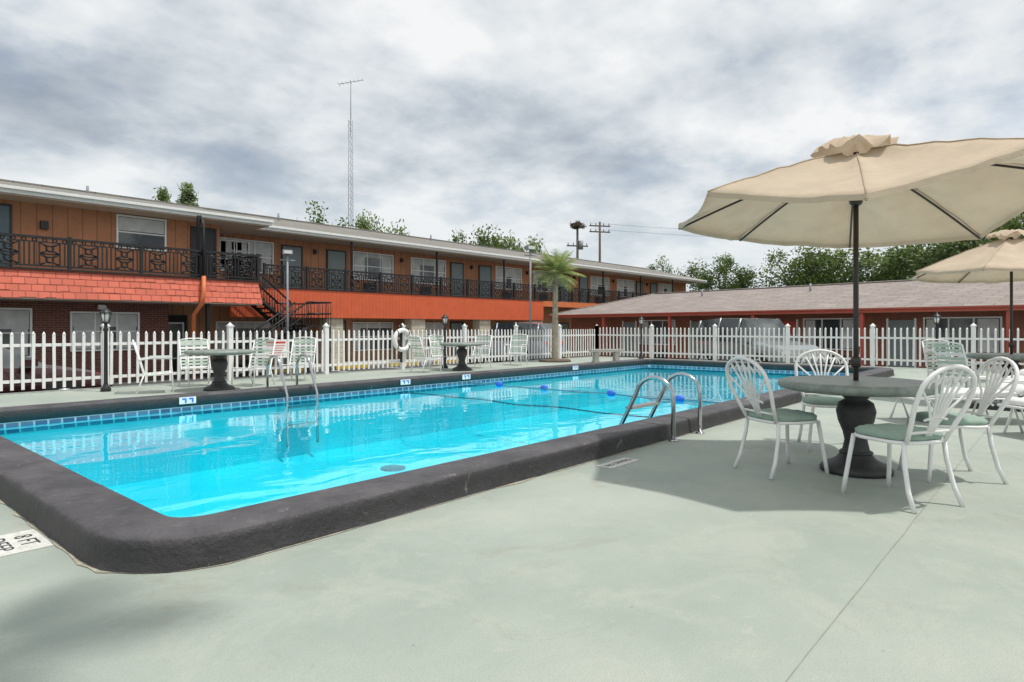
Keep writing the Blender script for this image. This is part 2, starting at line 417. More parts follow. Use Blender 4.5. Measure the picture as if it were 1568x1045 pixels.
# ---------------------------------------------------------------- motel long building
mot=empty('two_storey_motel',(20,26.4,-.6))
G=-.616
wl=MB()
wl.box(10.9,54.6,26.4,34.6,2.78,5.28,0)
wl.box(10.9,54.6,26.42,34.6,G,2.78,1)
wl.box(-6,10.9,23.95,34.6,2.80,5.2,0)
wl.box(-6,9.1,23.97,34.6,G,2.80,2)
wl.box(9.1,10.9,26.0,34.6,G,2.80,1)
wl.build('walls',[siding_or,lower_wall,brick],parent=mot)
rf=MB()
def slab(mb,x0,x1,ya,za,yb,zb,th,m):
    b=len(mb.v)
    mb.v+=[(x0,ya,za),(x1,ya,za),(x1,yb,zb),(x0,yb,zb),(x0,ya,za-th),(x1,ya,za-th),(x1,yb,zb-th),(x0,yb,zb-th)]
    for q in ((0,1,2,3),(7,6,5,4),(0,4,5,1),(1,5,6,2),(2,6,7,3),(3,7,4,0)): mb.face([b+i for i in q],m)
slab(rf,12.35,55.2,24.75,5.34,30,6.6,.08,0)
slab(rf,-7,12.35,22.9,5.22,30,6.62,.08,0)
slab(rf,-7,55.2,35.6,5.3,30,6.6,.08,0)
rf.box(-7,12.35,29.85,30.15,6.6,6.66,0)
rf.box(12.35,55.2,29.85,30.15,6.58,6.64,0)
rf.box(12.35,55.2,24.70,24.745,5.14,5.35,1)
rf.box(-7,12.40,22.84,22.895,5.02,5.235,1)
rf.box(12.36,12.40,22.9,24.70,5.04,5.25,1)
rf.box(12.45,55.1,24.60,24.70,5.24,5.33,1)
rf.box(-7,12.4,22.73,22.84,5.13,5.215,1)
rf.box(55.15,55.2,24.75,30,5.2,5.32,1)
rf.box(12.35,55.1,24.75,26.4,5.10,5.14,2)
rf.box(-7,12.3,22.9,26.0,4.98,5.02,2)
rf.poly([(54.6,26.4,5.25),(54.6,34.6,5.25),(54.6,30,6.5)],3);rf.poly([(12.36,22.95,5.15),(12.36,30,6.55),(12.36,30,5.2),(12.36,24.7,5.2)],3)
for x,y in ((8,28.9),(16,28.9),(26,29.1),(37,29)):
    z=5.3+(y-24.75)*.24;rf.tube([(x,y,z-.1),(x,y,z+.38)],.05,8,4)
rf.build('roof',[shingle,white,soffit,siding_or,galv],parent=mot)
bl=MB()
bl.box(11.75,54.6,25.05,26.4,2.60,2.78,2)
bl.box(11.75,31.7,24.93,25.05,1.58,2.79,0)
bl.box(31.7,54.6,24.95,25.05,2.45,2.79,3)
bl.box(11.6,31.7,24.90,25.08,2.79,2.84,4)
bl.box(-6,11.6,22.55,23.95,2.62,2.80,2)
for r_ in range(4):
    z0=2.02+.2*r_;z1=z0+.215;ya=22.28+.0425*r_-.012;yb=ya+.055
    x=-6.0;xe=11.70-.025*r_
    while x<xe-.02:
        xn=min(x+random.uniform(.22,.42),xe);dz=random.uniform(-.02,.02);dy=random.uniform(-.008,.008)
        bl.poly([(x,ya+dy,z0+dz),(xn,ya+dy,z0+dz),(xn,yb,z1),(x,yb,z1)],1)
        bl.poly([(x,ya+dy,z0+dz),(x,ya+.03,z0+dz),(xn,ya+.03,z0+dz),(xn,ya+dy,z0+dz)],1)
        x=xn
bl.poly([(11.73,22.27,2.02),(11.73,25.0,2.02),(11.63,25.0,2.84),(11.63,22.44,2.84)],5)
bl.poly([(-6,22.32,2.02),(11.70,22.32,2.02),(11.62,22.50,2.84),(-6,22.50,2.84)],5)
bl.box(-6,11.70,22.30,24.9,1.98,2.02,2)
bl.box(-6,11.66,22.38,22.50,2.835,2.88,4)
bl.build('balcony',[fascia_or,coral,soffit,orange_p,black,orange_p],parent=mot)
pl=MB()
for i,x in enumerate((16.6,21.55,26.5,31.3,36.2,41.1)):
    pl.box(x-.45,x+.45,25.06,25.6,G,1.58 if x<31.6 else 2.45,0)
for x in (-3,9.55): pl.box(x-.05,x+.05,22.52,22.62,2.87,5.0,1)
pl.tube([(9.62,22.6,5.0),(9.62,22.35,4.7),(9.62,22.33,2.9)],.045,8,1)
pl.tube([(9.62,22.33,2.9),(9.55,22.18,2.4),(9.5,22.16,2.0),(9.4,22.6,1.6),(9.4,22.62,G)],.075,8,2)
for x in (2.0,9.9): pl.box(x-.06,x+.06,22.6,22.72,G,1.98,1)
for x in (17.5,22.8,28.1,33.4,38.7,44,49.3): pl.box(x-.04,x+.04,25.0,25.08,2.84,5.12,1)
pl.build('pillars',[stone,black,orange_p],parent=mot)
rl=MB()
def railing(mb,x0,x1,y,z0,h=1.0,axis='x',unit=.98):
    def P(a,z): return (a,y,z) if axis=='x' else (y,a,z)
    ax='y' if axis=='x' else 'x'
    def bx(a0,a1,zz0,zz1,w=.02):
        if axis=='x': mb.box(a0,a1,y-w,y+w,zz0,zz1)
        else: mb.box(y-w,y+w,a0,a1,zz0,zz1)
    bx(x0,x1,z0+h-.07,z0+h,.045);bx(x0,x1,z0+.05,z0+.10,.02);bx(x0,x1,z0+h*.80,z0+h*.80+.035,.018)
    L=x1-x0;n=max(1,round(L/unit));w=L/n
    for i in range(n+1):
        a=x0+i*w
        if i%2==0: bx(a-.045,a+.045,z0,z0+h+.04,.04)
        else: bx(a-.02,a+.02,z0+.1,z0+h*.8,.014)
    for i in range(n):
        a=x0+i*w;c=a+w*.5
        for s1 in (-1,1):
            for q in (.25,.37): bx(c+s1*q-.019,c+s1*q+.019,z0+.10,z0+h*.80,.012)
        zm=z0+.10+(h*.8-.10)*.5;hh=(h*.8-.10)/2
        for s in (-1,1):
            zz=zm+s*hh*.5
            mb.ring(P(c,zz),.085,.030,ax,10,4)
            for s1 in (-1,1):
                for s2 in (-1,1):
                    mb.tube([P(c+s1*.055,zz+s2*.055),P(c+s1*.235,zz+s2*hh*.48)],.026,4)
        mb.tube([P(c-.23,zm),P(c+.23,zm)],.022,4)
        for k in range(4):
            q=a+w*(k+.5)/4; mb.ring(P(q,z0+h*.88),.05,.018,ax,8,4)
railing(rl,-6,11.62,22.44,2.88,.93)
railing(rl,22.46,24.98,11.60,2.88,.93,'y')
railing(rl,13.2,54.5,24.98,2.84,.93)
rl.build('balcony_railing',[black],parent=mot)
st=MB()
def flight(mb,x0,z0,x1,z1,ya,yb,n):
    for i in range(n):
        f=(i+.5)/n;x=x0+(x1-x0)*f;z=z0+(z1-z0)*(i+1)/(n+1)
        mb.box(x-.16,x+.16,ya,yb,z-.05,z+.01)
    for y in (ya,yb):
        mb.tube([(x0,y,z0-.1),(x1,y,z1-.1)],.09,4)
        mb.tube([(x0,y,z0+.9),(x1,y,z1+.9)],.035,5)
        mb.tube([(x0,y,z0+.45),(x1,y,z1+.45)],.018,4)
        for i in range(0,n*2+1):
            f=i/(n*2);x=x0+(x1-x0)*f;z=z0+(z1-z0)*f
            mb.tube([(x,y,z-.1),(x,y,z+.9)],.014,4)
flight(st,11.75,2.78,13.6,1.25,23.6,24.6,8)
st.box(13.5,14.6,22.3,24.7,1.18,1.25)
for (p,q) in (((14.6,22.3),(14.6,24.7)),((13.5,24.7),(14.6,24.7)),((13.6,22.3),(14.6,22.3))):
    for z in (2.15,1.7): st.tube([(p[0],p[1],z),(q[0],q[1],z)],.032,5)
    for k in range(9):
        f=k/8;x=p[0]+(q[0]-p[0])*f;y=p[1]+(q[1]-p[1])*f;st.tube([(x,y,1.25),(x,y,2.15)],.015,4)
for x,y in ((14.55,22.35),(14.55,24.65),(13.6,22.35)): st.box(x-.05,x+.05,y-.05,y+.05,G,1.2)
flight(st,13.6,1.25,10.9,G+.1,22.35,23.3,10)
st.build('staircase',[black],parent=mot)
wd=MB()
def window(mb,x0,x1,z0,z1,y,split=2,cur=True):
    mb.box(x0,x1,y-.012,y+.02,z0,z1,0)
    f=.055
    mb.box(x0-f,x1+f,y-.05,y+.02,z1,z1+f,2);mb.box(x0-f,x1+f,y-.06,y+.02,z0-f,z0,2)
    mb.box(x0-f,x0,y-.05,y+.02,z0,z1,2);mb.box(x1,x1+f,y-.05,y+.02,z0,z1,2)
    for k in range(1,split):
        q=x0+(x1-x0)*k/split;mb.box(q-.022,q+.022,y-.04,y+.02,z0,z1,2)
    mb.box(x0,x1,y-.036,y+.02,(z0+z1)/2-.02,(z0+z1)/2+.02,2)
    if cur:
        c0=x0+.05;w=(x1-x0)
        mb.box(c0,c0+w*random.uniform(.15,.42),y-.016,y-.011,z0+.03,z1-.03,1)
        if random.random()<.7: mb.box(x1-.05-w*random.uniform(.15,.42),x1-.05,y-.016,y-.011,z0+.03,z1-.03,1)
        mb.box(x0+.02,x1-.02,y-.015,y-.010,z1-random.uniform(.1,.6),z1-.02,1)
def door(mb,x0,x1,z0,h,y,m=3):
    mb.box(x0,x1,y-.02,y+.02,z0,z0+h,m)
    f=.06
    mb.box(x0-f,x0,y-.04,y+.02,z0,z0+h+f,5);mb.box(x1,x1+f,y-.04,y+.02,z0,z0+h+f,5);mb.box(x0,x1,y-.04,y+.02,z0+h,z0+h+f,5)
    for zz in (.25,1.15):
        mb.box(x0+.15,x1-.15,y-.028,y-.019,z0+zz,z0+zz+.7,m)
    mb.box(x1-.14,x1-.09,y-.07,y-.02,z0+.95,z0+1.02,2)
Y=26.38
for k in range(-1,4):
    o=10.3*k
    for (kind,a,bb) in (('d',17.1,18.05),('w',18.55,20.9),('w',22.2,24.6),('d',25.1,26.0)):
        a+=o;bb+=o
        if a<11.2 or bb>54: continue
        if kind=='d': door(wd,a,bb,2.79,1.98,Y); door(wd,a,bb,G,2.0,Y+.02,3)
        else:
            window(wd,a,bb,3.55,4.82,Y,3); window(wd,a,bb,.05,1.35,Y+.02,3)
            wd.box(a+.6,a+1.3,Y-.12,Y,2.95,3.35,5)
    if 27+o<54 and 27+o>11: 
        for xx in (26.7+o,21.5+o): 
            wd.box(xx-.06,xx+.06,Y-.12,Y,4.55,4.75,5)
window(wd,12.0,13.2,3.7,4.75,Y,2);window(wd,7.5,8.95,3.85,4.88,23.93,1,False)
wd.box(7.52,8.93,23.9,23.915,4.42,4.86,1)
door(wd,3.55,4.6,2.81,1.98,23.93,4);door(wd,9.9,10.7,2.81,1.95,23.93,5)
window(wd,0.2,1.9,3.85,4.9,23.93,1);window(wd,6.2,8.1,.45,1.62,23.95,3);window(wd,3.6,5.1,.3,1.7,23.95,2)
door(wd,9.5,10.5,G,2.2,25.98,6);window(wd,9.65,10.35,.0,1.3,25.95,1,False)
wd.box(5.35,5.55,23.8,23.93,4.2,4.45,5);wd.box(6.9,7.1,23.8,23.93,1.75,1.9,2)
wd.build('windows_and_doors',[glass,curtain,white,door_m,door_b,black,dark],parent=mot)

# ---------------------------------------------------------------- right single-storey building (local frame)
e2=empty('single_storey_motel',(26,1,-.616));e2.rotation_euler=(0,0,rad(77.7))
def child(mb,name,mats,par):
    o=bpy.data.objects.new(name,mb.mesh(name,mats));COL.objects.link(o);o.parent=par;return o
X0,X1=-14,23.5
b1=MB();b1.box(X0+.6,X1-.8,-8.6,-1.1,0,2.38,0);child(b1,'walls',[wall2],e2)
r1=MB()
def hip(mb,z,zr,m):
    A=(X0,.05,z);B=(X1,.05,z);C=(X1,-9.6,z);D=(X0,-9.6,z);R0=(X0+4,-4.8,zr);R1=(X1-4.2,-4.8,zr)
    mb.poly([B,A,R0,R1],m);mb.poly([C,B,R1],m);mb.poly([D,C,R1,R0],m);mb.poly([A,D,R0],m)
hip(r1,2.50,3.75,0)
r1.box(X0,X1,.02,.055,2.33,2.495,1);r1.box(X1-.03,X1+.005,-9.6,.02,2.33,2.495,1)
r1.box(X0,X1,.055,.10,2.44,2.50,3)
r1.poly([(X0,0,2.34),(X1,0,2.34),(X1,-9.6,2.34),(X0,-9.6,2.34)],2)
r1.tube([(X0+4,-4.8,3.76),(X1-4.2,-4.8,3.76)],.06,5,0);r1.tube([(X1-4.2,-4.8,3.76),(X1,0,2.52)],.05,5,0)
for q in (2,9,15): r1.tube([(q,-3.6,3.3),(q,-3.6,3.8)],.05,8,4)
child(r1,'roof',[shingle2,red_trim,soffit,red_trim,galv],e2)
w1=MB()
x=X0+1.2;k=0
def winY(mb,x0,x1,z0,z1,y):
    mb.box(x0,x1,y-.02,y+.012,z0,z1,0)
    mb.box(x0-.05,x1+.05,y-.02,y+.05,z1,z1+.05,2);mb.box(x0-.05,x1+.05,y-.02,y+.06,z0-.05,z0,2)
    for q in (x0-.025,(x0*2+x1)/3,(x0+x1*2)/3,x1+.025): mb.box(q-.025,q+.025,y-.02,y+.04,z0,z1,2)
    mb.box(x0+.05,x0+(x1-x0)*random.uniform(.1,.3),y+.012,y+.016,z0+.03,z1-.03,1)
    mb.box(x1-(x1-x0)*random.uniform(.1,.3),x1-.05,y+.012,y+.016,z0+.03,z1-.03,1)
while x<X1-5:
    winY(w1,x,x+2.3,.9,2.1,-1.09)
    w1.box(x+2.65,x+3.55,-1.12,-1.06,0,2.05,4 if k%3==1 else 5)
    w1.box(x+2.58,x+2.65,-1.12,-1.04,0,2.12,2);w1.box(x+3.55,x+3.62,-1.12,-1.04,0,2.12,2)
    w1.box(x+.5,x+1.3,-1.1,-.85,.15,.6,3)
    w1.box(x+4.0,x+4.14,-.12,.0,0,2.33,6)
    x+=4.6;k+=1
child(w1,'windows_doors_posts',[glass,curtain,white,dark,door_r,door_m,red_trim],e2)
sw=MB();sw.box(X0,X1,-1.05,.6,.0,.12,0)
for q in range(int(X0)+2,int(X1)-1,3): sw.box(q-.85,q+.85,1.3,1.45,.0,.13,1)
child(sw,'walkway',[concrete,yellow],e2)
wk=MB();wk.box(11.7,54,24.2,26.3,-.614,-.47,0);wk.build('sidewalk',[concrete],(30,25,-.6))
ws=MB()
for i in range(14):
    x=13.5+i*2.8
    ws.box(x-.85,x+.85,23.2,23.36,-.61,-.48,0)
ws.build('wheel_stops',[yellow],(30,23.3,-.6))
pk=MB()
for i in range(15): pk.box(12.1+i*2.8,12.2+i*2.8,18.6,23.0,-.612,-.608,0)
pk.build('parking_lines',[white],(30,21,-.6))

# ---------------------------------------------------------------- cars
def car(name,paint,loc,rz,kind='sedan',sc=1):
    e=empty(name,loc);e.rotation_euler=(0,0,rz);e.scale=(sc,sc,sc)
    if kind=='sedan':
        stn=[(-2.28,.55,.60,.60,.62,.6),(-2.2,.30,.80,.78,.83,.70),(-1.65,.26,.95,.86,.99,.72),(-1.05,.24,.97,.88,1.04,.66),(-.55,.24,.97,.89,1.40,.58),(.35,.24,.96,.89,1.42,.58),(1.15,.24,.93,.88,.99,.70),(1.9,.26,.80,.85,.84,.70),(2.22,.30,.66,.76,.70,.6),(2.3,.45,.58,.6,.6,.5)]
        glassr={3,5};cab={4};wx=(-1.4,1.38);wr=.32
    else:
        stn=[(-2.3,.55,.95,.7,1.0,.6),(-2.25,.35,1.1,.86,1.55,.66),(-2.05,.32,1.12,.92,1.82,.68),(-.8,.30,1.12,.93,1.90,.70),(.45,.30,1.10,.93,1.86,.68),(1.1,.30,1.08,.92,1.16,.74),(1.9,.32,1.0,.90,1.05,.76),(2.25,.36,.86,.82,.92,.7),(2.35,.5,.7,.66,.72,.55)]
        glassr={1,4};cab={2,3};wx=(-1.4,1.45);wr=.38
    mb=MB()
    for x,zb,zt,w,zr,wr_ in stn:
        mb.v+=[(x,-w*.93,zb),(x,-w,(zb+zt)/2),(x,-w*.96,zt),(x,-wr_,zr),(x,wr_,zr),(x,w*.96,zt),(x,w,(zb+zt)/2),(x,w*.93,zb)]
    for i in range(len(stn)-1):
        for k in range(8):
            k2=(k+1)%8;m=0
            if k in (2,4) and (i in cab or i in glassr): m=1
            if k==3 and i in glassr: m=1
            mb.face((i*8+k2,i*8+k,(i+1)*8+k,(i+1)*8+k2),m,k in (0,1,5,6) )
    mb.face([k for k in range(8)],0);mb.face([(len(stn)-1)*8+k for k in range(8)][::-1],0)
    if kind=='sedan': ps=[((-.05),.97,1.42,.89*.96,.58),(-.98,1.0,1.06,.86,.66)]
    else: ps=[(-.75,1.12,1.90,.9,.70),(.3,1.1,1.87,.9,.69),(-1.95,1.12,1.82,.88,.68)]
    for x,za,zb,wa,wb in ps:
        for s in (1,-1): mb.tube([(x,s*wa,za),(x,s*(wb+.01),zb)],.04,4,0)
    L=stn[-1][0];R=stn[0][0]
    for s in (1,-1):
        mb.box(L-.18,L-.05,s*.62-.16,s*.62+.16,.56 if kind=='sedan' else .72,.68 if kind=='sedan' else .88,2)
        mb.box(R-.0,R+.12,s*.6-.12,s*.6+.12,.6 if kind=='sedan' else .9,.74 if kind=='sedan' else 1.1,4)
        mb.box(.75,.95,s*.98-.09,s*.98+.09,.98 if kind=='sedan' else 1.12,1.1 if kind=='sedan' else 1.3,0)
    mb.box(L-.1,L+.03,-.7,.7,.3,.42,3);mb.box(R-.03,R+.1,-.7,.7,.32,.45,3)
    mb.box(R,L,-.78,.78,.22,.3,3)
    for x in wx:
        for s in (1,-1):
            mb.tube([(x,s*.68,wr),(x,s*.91,wr)],wr+.05,20,3)
            mb.tube([(x,s*.70,wr),(x,s*.94,wr)],wr,20,3);mb.tube([(x,s*.90,wr),(x,s*.955,wr)],wr*.66,16,3)
            mb.ring((x,s*.955,wr),wr*.62,.03,'y',16,4,5)
            for q in range(7):
                a=q*2*math.pi/7;mb.tube([(x,s*.96,wr),(x+wr*.62*math.cos(a),s*.96,wr+wr*.62*math.sin(a))],.032,4,5)
    child(mb,'body',[paint,glass,lamp_glass,rubber,red_let,hub],e);return e
car('parked_sedan',carpaint('dark_maroon_car_paint',(.045,.010,.014)),(2.3,16.1,-.616),0,'sedan',1.07)
car('parked_suv',carpaint('grey_green_car_paint',(.22,.25,.25)),(23.7,8.8,-.616),rad(238),'suv',1.12)
car('parked_suv',carpaint('pale_blue_car_paint',(.34,.40,.46)),(22.6,19.6,-.616),rad(92),'suv',1.05)

# ---------------------------------------------------------------- lamps, poles
def lantern():
    mb=MB()
    mb.lathe((0,0,0),[(.09,0),(.09,.05),(.05,.1),(.035,.16),(.032,1.1),(.05,1.14),(.03,1.18),(.03,1.24),(.07,1.28)],10,0)
    mb.lathe((0,0,1.28),[(.055,0),(.085,.16)],6,1)
    for k in range(6):
        a=k*math.pi/3;mb.tube([(.058*math.cos(a),.058*math.sin(a),1.28),(.09*math.cos(a),.09*math.sin(a),1.44)],.007,4,0)
    mb.lathe((0,0,1.44),[(.11,0),(.10,.02),(.03,.09),(.012,.1),(.012,.14)],6,0)
    return mb.mesh('lantern',[black,lamp_glass])
lm=lantern()
for p in ((4.0,13.4),(20.6,11.7),(19.9,2.6),(12.6,13.5)): inst('garden_lamp_post',lm,(p[0],p[1],0))
def floodpole(loc,h,face):
    mb=MB();mb.tube([(0,0,0),(0,0,h)],.035,8,0);mb.box(-.16,.16,-.09,.09,h-.05,h+.1,0);mb.box(-.13,.13,-.1,-.09,h-.03,h+.07,1)
    mb.box(-.1,.1,-.08,.08,0,.02,0);mb.tube([(-.25,0,h-.25),(.25,0,h-.25)],.02,5,0)
    return inst('flood_light_pole',mb.mesh('flood',[galv,lamp_glass]),loc,face)
floodpole((17.5,14.35,-.0),3.95,rad(-20));floodpole((11.4,20,-.61),4.3,rad(-20))
an=MB();ax,ay=22.3,32
for k in range(3):
    a=k*2*math.pi/3;an.tube([(ax+.16*math.cos(a),ay+.16*math.sin(a),5.5),(ax+.13*math.cos(a),ay+.13*math.sin(a),13.4)],.016,4)
for i in range(20):
    z=5.5+i*.395
    for k in range(3):
        a=k*2*math.pi/3;b_=(k+1)*2*math.pi/3
        an.tube([(ax+.15*math.cos(a),ay+.15*math.sin(a),z),(ax+.15*math.cos(b_),ay+.15*math.sin(b_),z+.395)],.008,3)
an.tube([(ax,ay,12.5),(ax,ay,15.7)],.025,5)
dv=Vector((.656,-.755,0));an.tube([Vector((ax,ay,15.5))-dv*.7,Vector((ax,ay,15.75))+dv*.75],.018,4)
for k in range(7):
    c=Vector((ax,ay,15.5+.25*k/6))+dv*(-.7+k*.23);q=Vector((.755,.656,0))*(.35-.03*k);an.tube([c-q,c+q],.010,3)
an.build('antenna_mast',[galv],(ax,ay,5.5))
def upole(loc,h,arms,name='utility_pole',nest=False):
    mb=MB();mb.tube([(0,0,0),(0,0,h)],[.18,.13],8,0)
    for z in arms:
        mb.obox((0,0,h-z),2.6,.12,.14,rad(-35),0)
        for s in (-1.15,-.5,.5,1.15): 
            c=(s*math.cos(rad(-35)),s*math.sin(rad(-35)),h-z+.07);mb.tube([c,(c[0],c[1],c[2]+.3)],.06,6,1)
    if nest:
        mb.tube([(.25,-.3,h-2.6),(.25,-.3,h-1.6)],.28,10,1)
        for i in range(260):
            a=random.uniform(0,6.28);r=random.uniform(0,.85);c=Vector((r*math.cos(a),r*math.sin(a),h+random.uniform(-.1,.6)*(1-r*.4)))
            d=Vector((random.gauss(0,1),random.gauss(0,1),random.gauss(0,.35))).normalized()*random.uniform(.2,.42)
            mb.tube([c-d,c+d],.03,3,0)
    return inst(name,mb.mesh(name,[bark,galv]),loc)
upole((64.2,42,-.6),14.2,(.5,1.2));upole((61.6,43.4,-.6),13.4,(2.2,),nest=True)
wi=MB()
for (x,y,z) in ((64.2,42,13.4),(64.2,42,12.7)):
    for s in (-1.1,1.1):
        pts=[]
        for i in range(13):
            f=i/12;pts.append((x+s*.8+f*30,y-s*.5-f*60,z-5*f*(1-f)-f*3))
        wi.tube(pts,.009,3)
wi.build('power_lines',[galv],(64.2,42,12))

# ---------------------------------------------------------------- trees
def tree_mesh(seed,n=64,per=130,leaf=.062):
    rnd=random.Random(seed);mb=MB()
    mb.tube([(0,0,0),(.01,.01,.2),(.0,.02,.42)],[.035,.028,.02],7,0)
    cl=[]
    while len(cl)<n:
        p=Vector((rnd.uniform(-1,1),rnd.uniform(-1,1),rnd.uniform(-1,1)))
        if p.length>1 or p.length<.3: continue
        k=1+.25*mnoise.noise(Vector((p.x*2+seed*3,p.y*2,p.z*2)))
        cl.append(Vector((p.x*.42*k,p.y*.42*k,.62+p.z*.30*k)))
    for c in cl[:12]:
        mid=Vector((c.x*.45,c.y*.45,.45+ (c.z-.45)*.4));mb.tube([(0,0,.33),mid,c],[.016,.011,.004],5,0)
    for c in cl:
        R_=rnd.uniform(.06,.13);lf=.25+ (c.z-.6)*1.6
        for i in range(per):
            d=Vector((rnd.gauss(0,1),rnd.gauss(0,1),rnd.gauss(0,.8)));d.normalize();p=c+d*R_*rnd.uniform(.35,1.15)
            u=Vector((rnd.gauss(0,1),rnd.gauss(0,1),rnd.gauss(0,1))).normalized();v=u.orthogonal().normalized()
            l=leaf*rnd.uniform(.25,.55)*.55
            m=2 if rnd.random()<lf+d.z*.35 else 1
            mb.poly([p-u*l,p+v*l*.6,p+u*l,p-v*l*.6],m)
    return mb.mesh('oak',[bark,leafD,leafL])
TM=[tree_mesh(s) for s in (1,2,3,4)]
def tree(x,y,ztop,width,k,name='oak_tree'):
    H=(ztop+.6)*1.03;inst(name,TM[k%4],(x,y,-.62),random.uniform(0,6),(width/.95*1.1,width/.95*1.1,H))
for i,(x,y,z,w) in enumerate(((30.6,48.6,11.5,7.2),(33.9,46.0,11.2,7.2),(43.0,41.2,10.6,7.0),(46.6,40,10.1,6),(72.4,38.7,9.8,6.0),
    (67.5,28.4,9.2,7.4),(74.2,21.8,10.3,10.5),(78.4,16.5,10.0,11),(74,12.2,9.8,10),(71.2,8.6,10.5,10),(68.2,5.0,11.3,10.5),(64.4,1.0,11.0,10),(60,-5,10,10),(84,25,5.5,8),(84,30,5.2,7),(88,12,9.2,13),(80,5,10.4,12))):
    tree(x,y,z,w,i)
def pine(seed):
    rnd=random.Random(seed);mb=MB();mb.tube([(0,0,0),(0,0,1)],[.02,.003],6,0)
    for i in range(300):
        z=.35+.65*rnd.random()**.8;r=(1.05-z)*.42*rnd.uniform(.5,1.15);a=rnd.uniform(0,6.28);rr=r*rnd.uniform(.3,1)
        base=Vector((rr*math.cos(a),rr*math.sin(a),z+rr*.1))
        for j in range(9):
            u=Vector((rnd.gauss(0,1),rnd.gauss(0,1),rnd.gauss(0,.6))).normalized()*.022;v=u.orthogonal().normalized()*.005
            p=base+Vector((rnd.gauss(0,.02),rnd.gauss(0,.02),rnd.gauss(0,.008)))
            mb.poly([p-u,p+v,p+u,p-v],1+(rnd.random()<.5))
    return mb.mesh('pine',[bark,leafD,leafL])
inst('pine_tree',pine(5),(19.0,46.7,-.6),0,(9,9,11.7));inst('pine_tree',pine(8),(19.1,51.3,-.6),2,(8,8,12.0))
tl=MB();rnd=random.Random(12)
for i in range(12000):
    f=rnd.random();a=rad(-30+150*f);D=rnd.uniform(125,150)
    h=6.5+2.2*mnoise.noise(Vector((f*40,0,0)))+1.6*mnoise.noise(Vector((f*160,3,0)))
    p=Vector((D*math.cos(a),D*math.sin(a),-.6+h*rnd.random()))
    u=Vector((rnd.gauss(0,1),rnd.gauss(0,1),rnd.gauss(0,1))).normalized()*rnd.uniform(.4,.8);v=u.orthogonal().normalized()*.5
    tl.poly([p-u,p+v,p+u,p-v],rnd.randint(0,1))
tl.build('distant_tree_line',[leafD,leafL])
def palm(name,base,crown,nf,fl,tr,seed,droop=1.0,nl=22,els=(-35,80),lw=.05):
    rnd=random.Random(seed);mb=MB();base=Vector(base);crown=Vector(crown)
    pts=[];rs=[]
    for i in range(30):
        f=i/29;p=base.lerp(crown,f);bow=(crown-base)
        p=p-Vector((bow.x,bow.y,0))*.25*math.sin(math.pi*f)
        pts.append(p);rs.append(tr*(1.25-.45*f)*(1.08 if i%2 else .94))
    mb.tube(pts,rs,10,0)
    for i in range(nf):
        a=i*2.39996+rnd.uniform(-.2,.2);el=els[0]+(els[1]-els[0])*((i+.5)/nf)**.8;L=fl*rnd.uniform(.85,1.1)
        d=Vector((math.cos(a)*math.cos(rad(el)),math.sin(a)*math.cos(rad(el)),math.sin(rad(el))))
        rp_=[];p=Vector(crown);dd=d.copy()
        for s in range(9):
            rp_.append(p.copy());p=p+dd*L/8;dd.z-=.13*droop;dd.normalize()
        mb.tube(rp_,[.012*fl*(1-.08*s) for s in range(9)],4,1)
        for s in range(nl):
            f=.22+.78*s/nl;q=f*8;i0=min(int(q),7);pp=rp_[i0].lerp(rp_[i0+1],q-i0);t=(rp_[i0+1]-rp_[i0]).normalized()
            sd=t.cross(Vector((0,0,1)));
            if sd.length<.1: sd=Vector((1,0,0))
            sd.normalize();ll=L*.34*math.sin(math.pi*(f*.8+.15))+.05
            for g_ in (1,-1):
                tip=pp+(sd*g_*.75+t*.65+Vector((0,0,-.25+rnd.uniform(-.12,.12)))).normalized()*ll
                w_=t*ll*lw
                mb.poly([pp-w_,pp+w_,tip],1 if rnd.random()<.65 else 2)
    for i in range(40):
        a=rnd.uniform(0,6.28);p=crown+Vector((0,0,-.1*fl));q=p+Vector((math.cos(a)*.16*fl,math.sin(a)*.16*fl,-.35*fl*rnd.uniform(.6,1)))
        mb.tube([p,q],.012,3,0)
    return mb.build(name,[palmbark,palmL,palmL2],tuple(base))
palm('palm_tree',(17.4,13.2,0),(17.55,13.25,3.0),36,1.0,.095,3,.8,22,(-22,75))
palm('palm_tree',(-1.2,-2.4,0),(1.55,1.0,6.0),11,.95,.10,9,.6,16,(-25,50),.06)
pc=MB();pc.lathe((17.4,13.2,0),[(.55,0),(.55,.06),(.5,.08)],18,0);pc.build('planting_bed',[bark],(17.4,13.2,0))

